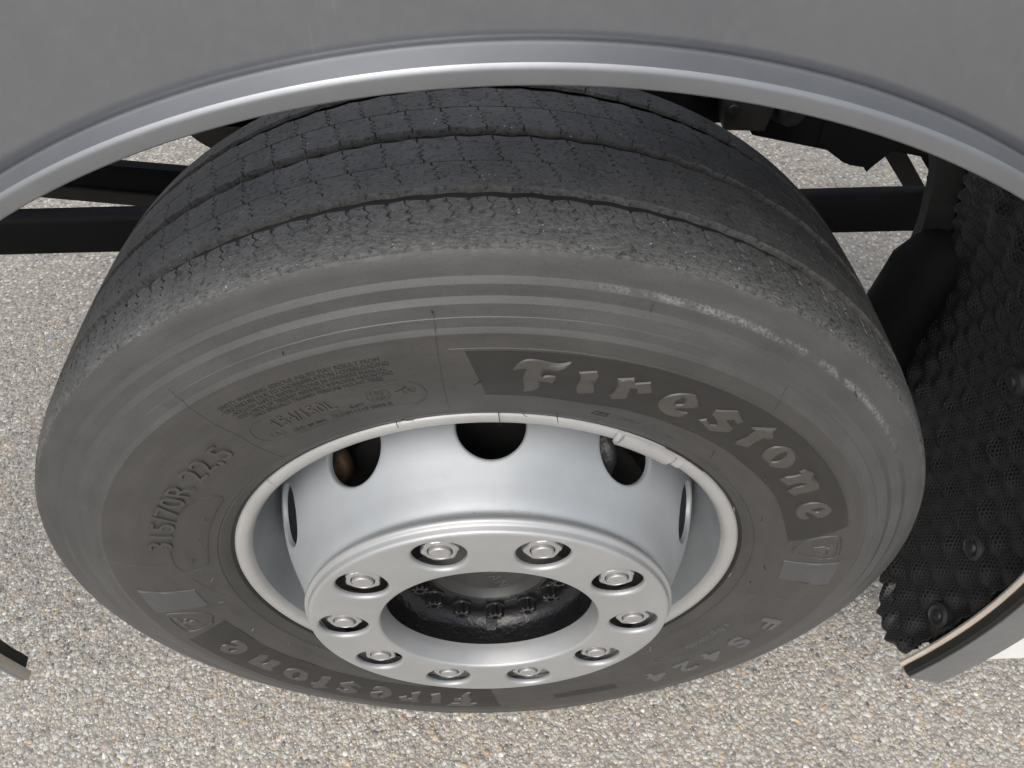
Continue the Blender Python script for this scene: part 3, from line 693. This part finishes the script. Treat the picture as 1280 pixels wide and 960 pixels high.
# ------------------------------------------------------------------ the truck round the wheel
CX, CZ = .031, .003
def A(rho, y, deg): return (CX + rho * math.cos(R(deg)), y, H + CZ + rho * math.sin(R(deg)))
def sstep(x, a, b): t = min(max((x - a) / (b - a), 0), 1); return t * t * (3 - 2 * t)
def rho2(d):
    return .6485 - .048 * (1 - sstep(d, 2, 34)) + .004 * sstep(d, 165, 190)
def hide(d): return .007 * sstep(d, 12, 34) * (1 - sstep(d, 165, 182))
A0, A1, NA = -24., 192.5, 220
def sweep(fn, a0=A0, a1=A1, n=NA, closed=False, capped=True):
    V, F = [], []; m = None
    for i in range(n + 1):
        d = a0 + (a1 - a0) * i / n; P = fn(d); m = len(P); V += [A(r_, y_, d) for r_, y_ in P]
    for i in range(n):
        for k in range(m if closed else m - 1):
            l = (k + 1) % m; F.append((i * m + k, i * m + l, (i + 1) * m + l, (i + 1) * m + k))
    if closed and capped: F += [tuple(range(m)), tuple(reversed(range(n * m, n * m + m)))]
    return V, F
PY = -.020
def lipprof(d):
    q = rho2(d)
    return [(.6660, PY + .004), (.6660, PY - .0006), (.6652, PY - .0020), (.6642, PY - .0034), (.6618, -.0325), (.6610, -.0352), (.6592, -.0366), (.6570, -.0370), (q + .001, -.0366), (q, -.0358), (q, -.034), (q + .004, -.032), (.657, -.030), (.661, PY + .004)]
arch = obj('wheel_arch_lip', *sweep(lipprof, closed=True), 'archlip', truck, sharp=32); arch['label'] = 'bright silver flared lip round the wheel arch'
obj('rubber_edge', *sweep(lambda d: [(rho2(d) + .0005, -.0336), (rho2(d) - .003 + hide(d), -.0305), (rho2(d) - .004 + hide(d), -.0212), (rho2(d) + .010, -.0205), (rho2(d) + .010, -.0315)], A0, 150, closed=True), 'blackrub', arch)
obj('edge_strip', *sweep(lambda d: [(rho2(d) - .0075 + 2 * hide(d), -.0200), (rho2(d) - .0085 + 2 * hide(d), -.0165), (rho2(d) - .0065 + 2 * hide(d), -.0130), (rho2(d) + .010, -.0125), (rho2(d) + .010, -.0195)], A0, 150, closed=True), 'cream', arch)
obj('edge_strip', *sweep(lambda d: [(rho2(d) - .0015, -.0368), (rho2(d) - .0022, -.0300), (rho2(d) - .0010, -.0236), (rho2(d) + .010, -.0232), (rho2(d) + .010, -.0290)], 168, 192.8, 30, closed=True), 'cream', arch)
# body panel above the arch
pv, pf = [], []
nA = 120
for i in range(nA + 1):
    d = 178 - 176 * i / nA
    ca, sa = math.cos(R(d)), math.sin(R(d))
    s_ = min(1.18 / abs(ca) if abs(ca) > 1e-6 else 9, .92 / max(sa, 1e-3))
    for t in np.linspace(0, 1, 12):
        rr = .6652 + (s_ - .6652) * t ** 1.5; z = rr * sa
        dy = .10 * max(0, z - .62) ** 2
        pv.append((CX + rr * ca, PY + dy, H + CZ + z))
    # inner face is given by the solidify below
for i in range(nA):
    for k in range(11): pf.append((i * 12 + k, i * 12 + k + 1, i * 12 + k + 13, i * 12 + k + 12))
pn = obj('body_panel', pv, pf, 'panel', truck, sharp=40); sd_ = pn.modifiers.new('solid', 'SOLIDIFY'); sd_.thickness = .003; sd_.offset = 1 
# liner behind the lip
def yin(d): return float(np.interp(d, [-24, 10, 24, 36, 60, 110, 140, 193], [.46, .42, .37, .30, .22, .05, .03, -.003]))
liner = obj('arch_liner', *sweep(lambda d: [(rho2(d) + .006, -.0125 - .010 * sstep(d, 150, 160)), (.668 - .006 * sstep(d, 150, 160), .004 - .009 * sstep(d, 150, 160)), (.668, yin(d)), (.671, yin(d)), (.671, .0)], closed=True), 'liner', truck, sharp=40)
obj('liner_edge', *sweep(lambda d: [(.668, yin(d)), (.630 + .03 * sstep(d, 40, 62), yin(d) + .004), (.606 + .05 * sstep(d, 40, 62), yin(d) + .030), (.604 + .05 * sstep(d, 40, 62), yin(d) + .046), (.612 + .05 * sstep(d, 40, 62), yin(d) + .048), (.668, yin(d) + .03)], -24, 84, 110, closed=True), 'liner', liner)
# spray mat with rows of bumps
def mat_mesh():
    V, F = [], []; na, ny = 300, 130
    for i in range(na + 1):
        d = -26 + (84 + 26) * i / na
        for j in range(ny + 1):
            t = j / ny; e0 = .004 + .0022 * abs(math.sin(d * 2.1)) ; e1 = yin(d) - .004 - .003 * abs(math.sin(d * 1.7))
            y = e0 + (e1 - e0) * t; arc = R(d) * .63
            row = round(arc / .040); px = (arc - row * .040) / .040; oy = (y + (.021 if row % 2 else 0)) / .042; py = oy - round(oy)
            bmp = math.exp(-((px / .30) ** 2 + (py / .30) ** 2))
            dip = math.exp(-(((abs(px) - .5) / .16) ** 2 + ((abs(py) - .5) / .16) ** 2))
            hsh = math.sin(row * 12.9898 + round(oy) * 78.233) * 43758.5453; hsh -= math.floor(hsh)
            rho = .632 - (.0042 + .0048 * hsh) * bmp + .003 * dip + .0022 * math.sin(arc * 31 + y * 23)
            lo = (.62 - rho2(d)) if rho2(d) < .62 else 0
            rho -= lo * .2; rho += .030 * sstep(d, 20, 44) * (1 - sstep(y, .10, .24) * (1 - sstep(d, 36, 60)))
            dd = d
            if i < 14: dd = d + (1 - i / 14) * (1.0 * math.sin(y * 47 + 2) + .5 * math.sin(y * 133) + .35 * math.sin(y * 301 + 1) + 6 * y)
            V.append(A(rho, y, dd))
    for i in range(na):
        for j in range(ny):
            F.append((i * (ny + 1) + j, i * (ny + 1) + j + 1, (i + 1) * (ny + 1) + j + 1, (i + 1) * (ny + 1) + j))
    return V, F
MV, MF = mat_mesh()
mat = obj('spray_mat', MV, MF, 'mat', truck, sharp=None)
la = mat.data.attributes.new('lay', 'FLOAT_VECTOR', 'POINT')
la.data.foreach_set('vector', [c for (x, y, z) in MV for c in (math.atan2(z - H - CZ, x - CX) * .63, y, 0.)]); mat['label'] = 'black bumpy spray suppression mat lining the arch on the right'
so_ = mat.modifiers.new('solid', 'SOLIDIFY'); so_.thickness = .005; so_.offset = -1
for d, y in ((14.5, .165), (-7.5, .075), (-17.5, .028), (31, .045)):
    c = Vector(A(.617, y, d)); nrm = Vector((-math.cos(R(d)), 0, -math.sin(R(d)))); t1 = Vector((0, 1, 0)); t2 = nrm.cross(t1); V, F = [], []
    for r_, hh in ((.020, -.014), (.018, -.002), (.0135, .001), (.012, -.0005), (.008, -.001), (.006, .002), (.001, .0025)):
        for k in range(20): a = 2 * PI * k / 20; V.append(tuple(c + t1 * r_ * math.cos(a) + t2 * r_ * math.sin(a) + nrm * hh))
    for i in range(6):
        for k in range(20): l = (k + 1) % 20; F.append((i * 20 + k, i * 20 + l, (i + 1) * 20 + l, (i + 1) * 20 + k))
    obj('mat_button', V, F, 'liner', mat, sharp=40)
# white lower body panel behind the right end of the arch
wp = bevel_me(obj('white_side_panel', *box(.690, 1.25, -.012, .030, H - .252, H - .02), 'white', truck, sharp=40), .006, 3); wp['label'] = 'white lower side panel behind the arch end'
# ------------------------------------------------------------------ chassis parts behind the tyre
V, F = [], []; n = 48; L0 = 1.15; sec = [(.000, .008), (.004, .002), (.012, 0), (.030, 0), (.036, .004), (.036, .060), (.030, .066), (.008, .068), (.001, .064)]
for i in range(n + 1):
    x = -L0 + 2 * L0 * i / n; droop = .9 * max(0, x - .655) ** 2 + .006 * x
    for y, z in sec: V.append((x, .545 + y, H + .152 - z - droop))
m = len(sec)
for i in range(n):
    for q in range(m): l = (q + 1) % m; F.append((i * m + q, i * m + l, (i + 1) * m + l, (i + 1) * m + q))
F += [tuple(range(m)), tuple(reversed(range(n * m, n * m + m)))]
obj('leaf_spring', V, F, 'chassis', truck, sharp=50)
dl = obj('drag_link', *prism([(-1.1, .251), (-.30, .140), (-.30, .088), (-1.1, .212)], .65, .668), 'chassis', truck, smooth=False)
obj('lower_flange', *prism([(-1.1, .2115), (-.30, .0875), (-.30, .066), (-1.1, .186)], .645, .676), 'chassis2', dl, smooth=False)
fr = obj('frame_rail', *prism([(-1.3, .62), (1.3, .62), (1.3, .30), (.66, .235), (.55, .262), (.485, .260), (.369, .288), (.359, .307), (.311, .308), (.300, .312), (-.2, .312), (-1.3, .40)], .50, .58), 'chassis', truck, smooth=False)
bevel_me(fr, .004, 2); fr['label'] = 'black chassis frame rail above the tyre'
obj('bracket', *prism([(.30, .40), (.385, .40), (.372, .315), (.318, .318)], .468, .498), 'chassis2', fr, smooth=False)
def bolt_head(c, rad, depth, mat, parent):
    V, F = [], []; n = 24
    for r_, y_ in ((rad * 1.5, 0), (rad * 1.5, -depth * .25), (rad, -depth * .3), (rad, -depth * .85), (rad * .8, -depth), (.0005, -depth)):
        for k in range(n): a = 2 * PI * k / n; V.append((c[0] + r_ * math.cos(a), c[1] + y_, H + c[2] + r_ * math.sin(a)))
    for i in range(5):
        for k in range(n): l = (k + 1) % n; F.append((i * n + k, i * n + l, (i + 1) * n + l, (i + 1) * n + k))
    obj('bolt', V, F, mat, parent, sharp=40)
bolt_head((.402, .497, .338), .017, .035, 'brake', fr); bolt_head((.322, .466, .352), .007, .01, 'brake', fr); bolt_head((.29, .49, .372), .012, .02, 'brake', fr)
# hanging bush and bracket, torn edge
V, F = [], []
bush = prism([(.46, .280), (.475, .266), (.492, .254), (.503, .246), (.515, .241), (.535, .237), (.541, .229), (.547, .238), (.556, .249), (.566, .262), (.60, .30), (.46, .31)], .496, .56)
obj('rubber_bush', *bush, 'chassis', truck, smooth=False)
obj('strut', *prism([(.62, .185), (.66, .185), (.81, .007), (.84, -.03), (.80, -.03), (.772, .009)], .70, .725), 'chassis2', truck, smooth=False)
obj('bracket_plate', *prism([(.58, .30), (.60, .262), (.615, .231), (.632, .224), (.647, .213), (.654, .207), (.660, .197), (.681, .174), (.679, .166), (.685, .154), (.696, .146), (.712, .122), (.735, .075), (.757, .035), (.90, .03), (.90, .30)], .56, .572), 'chassis', truck, smooth=False)
hose = tube([(.70, .40, H + .20), (.655, .40, H + .165), (.628, .40, H + .12), (.615, .40, H + .06), (.62, .40, H - .02), (.64, .40, H - .10)], [.03, .05, .055, .05, .045, .04], 16)
obj('air_bellows', *hose, 'chassis', truck)
V, F = tube([(-.30, .50, H + .372), (-.30, .62, H + .372)], .095, 40); obj('brake_chamber', V, F, 'chassis2', truck, sharp=40)
obj('axle_beam', *tube([(0, .26, H), (0, .40, H), (0, .48, H + .02), (0, 1.9, H + .02)], [.09, .08, .06, .06], 20), 'chassis', truck)
# cast brake parts seen through the hand holes
def lump(name, c, r_, mat, seed):
    V, F = [], []; n = 18; m = 9
    for i in range(m + 1):
        t = PI * i / m
        for k in range(n):
            a = 2 * PI * k / n; q = 1 + .10 * math.sin(3 * a + seed + 2 * t) + .06 * math.sin(5 * t + 4 * a)
            V.append((c[0] + r_[0] * q * math.sin(t) * math.cos(a), c[1] + r_[1] * q * math.cos(t), c[2] + r_[2] * q * math.sin(t) * math.sin(a)))
    for i in range(m):
        for k in range(n): l = (k + 1) % n; F.append((i * n + k, i * n + l, (i + 1) * n + l, (i + 1) * n + k))
    obj(name, V, F, mat, wheel, sharp=None)
lump('brake_casting', W(.199, .082, 49.5), (.020, .022, .034), 'cast', 0.3)
lump('brake_casting', W(.212, .088, 140.5), (.017, .020, .030), 'rustcast', 1.7)
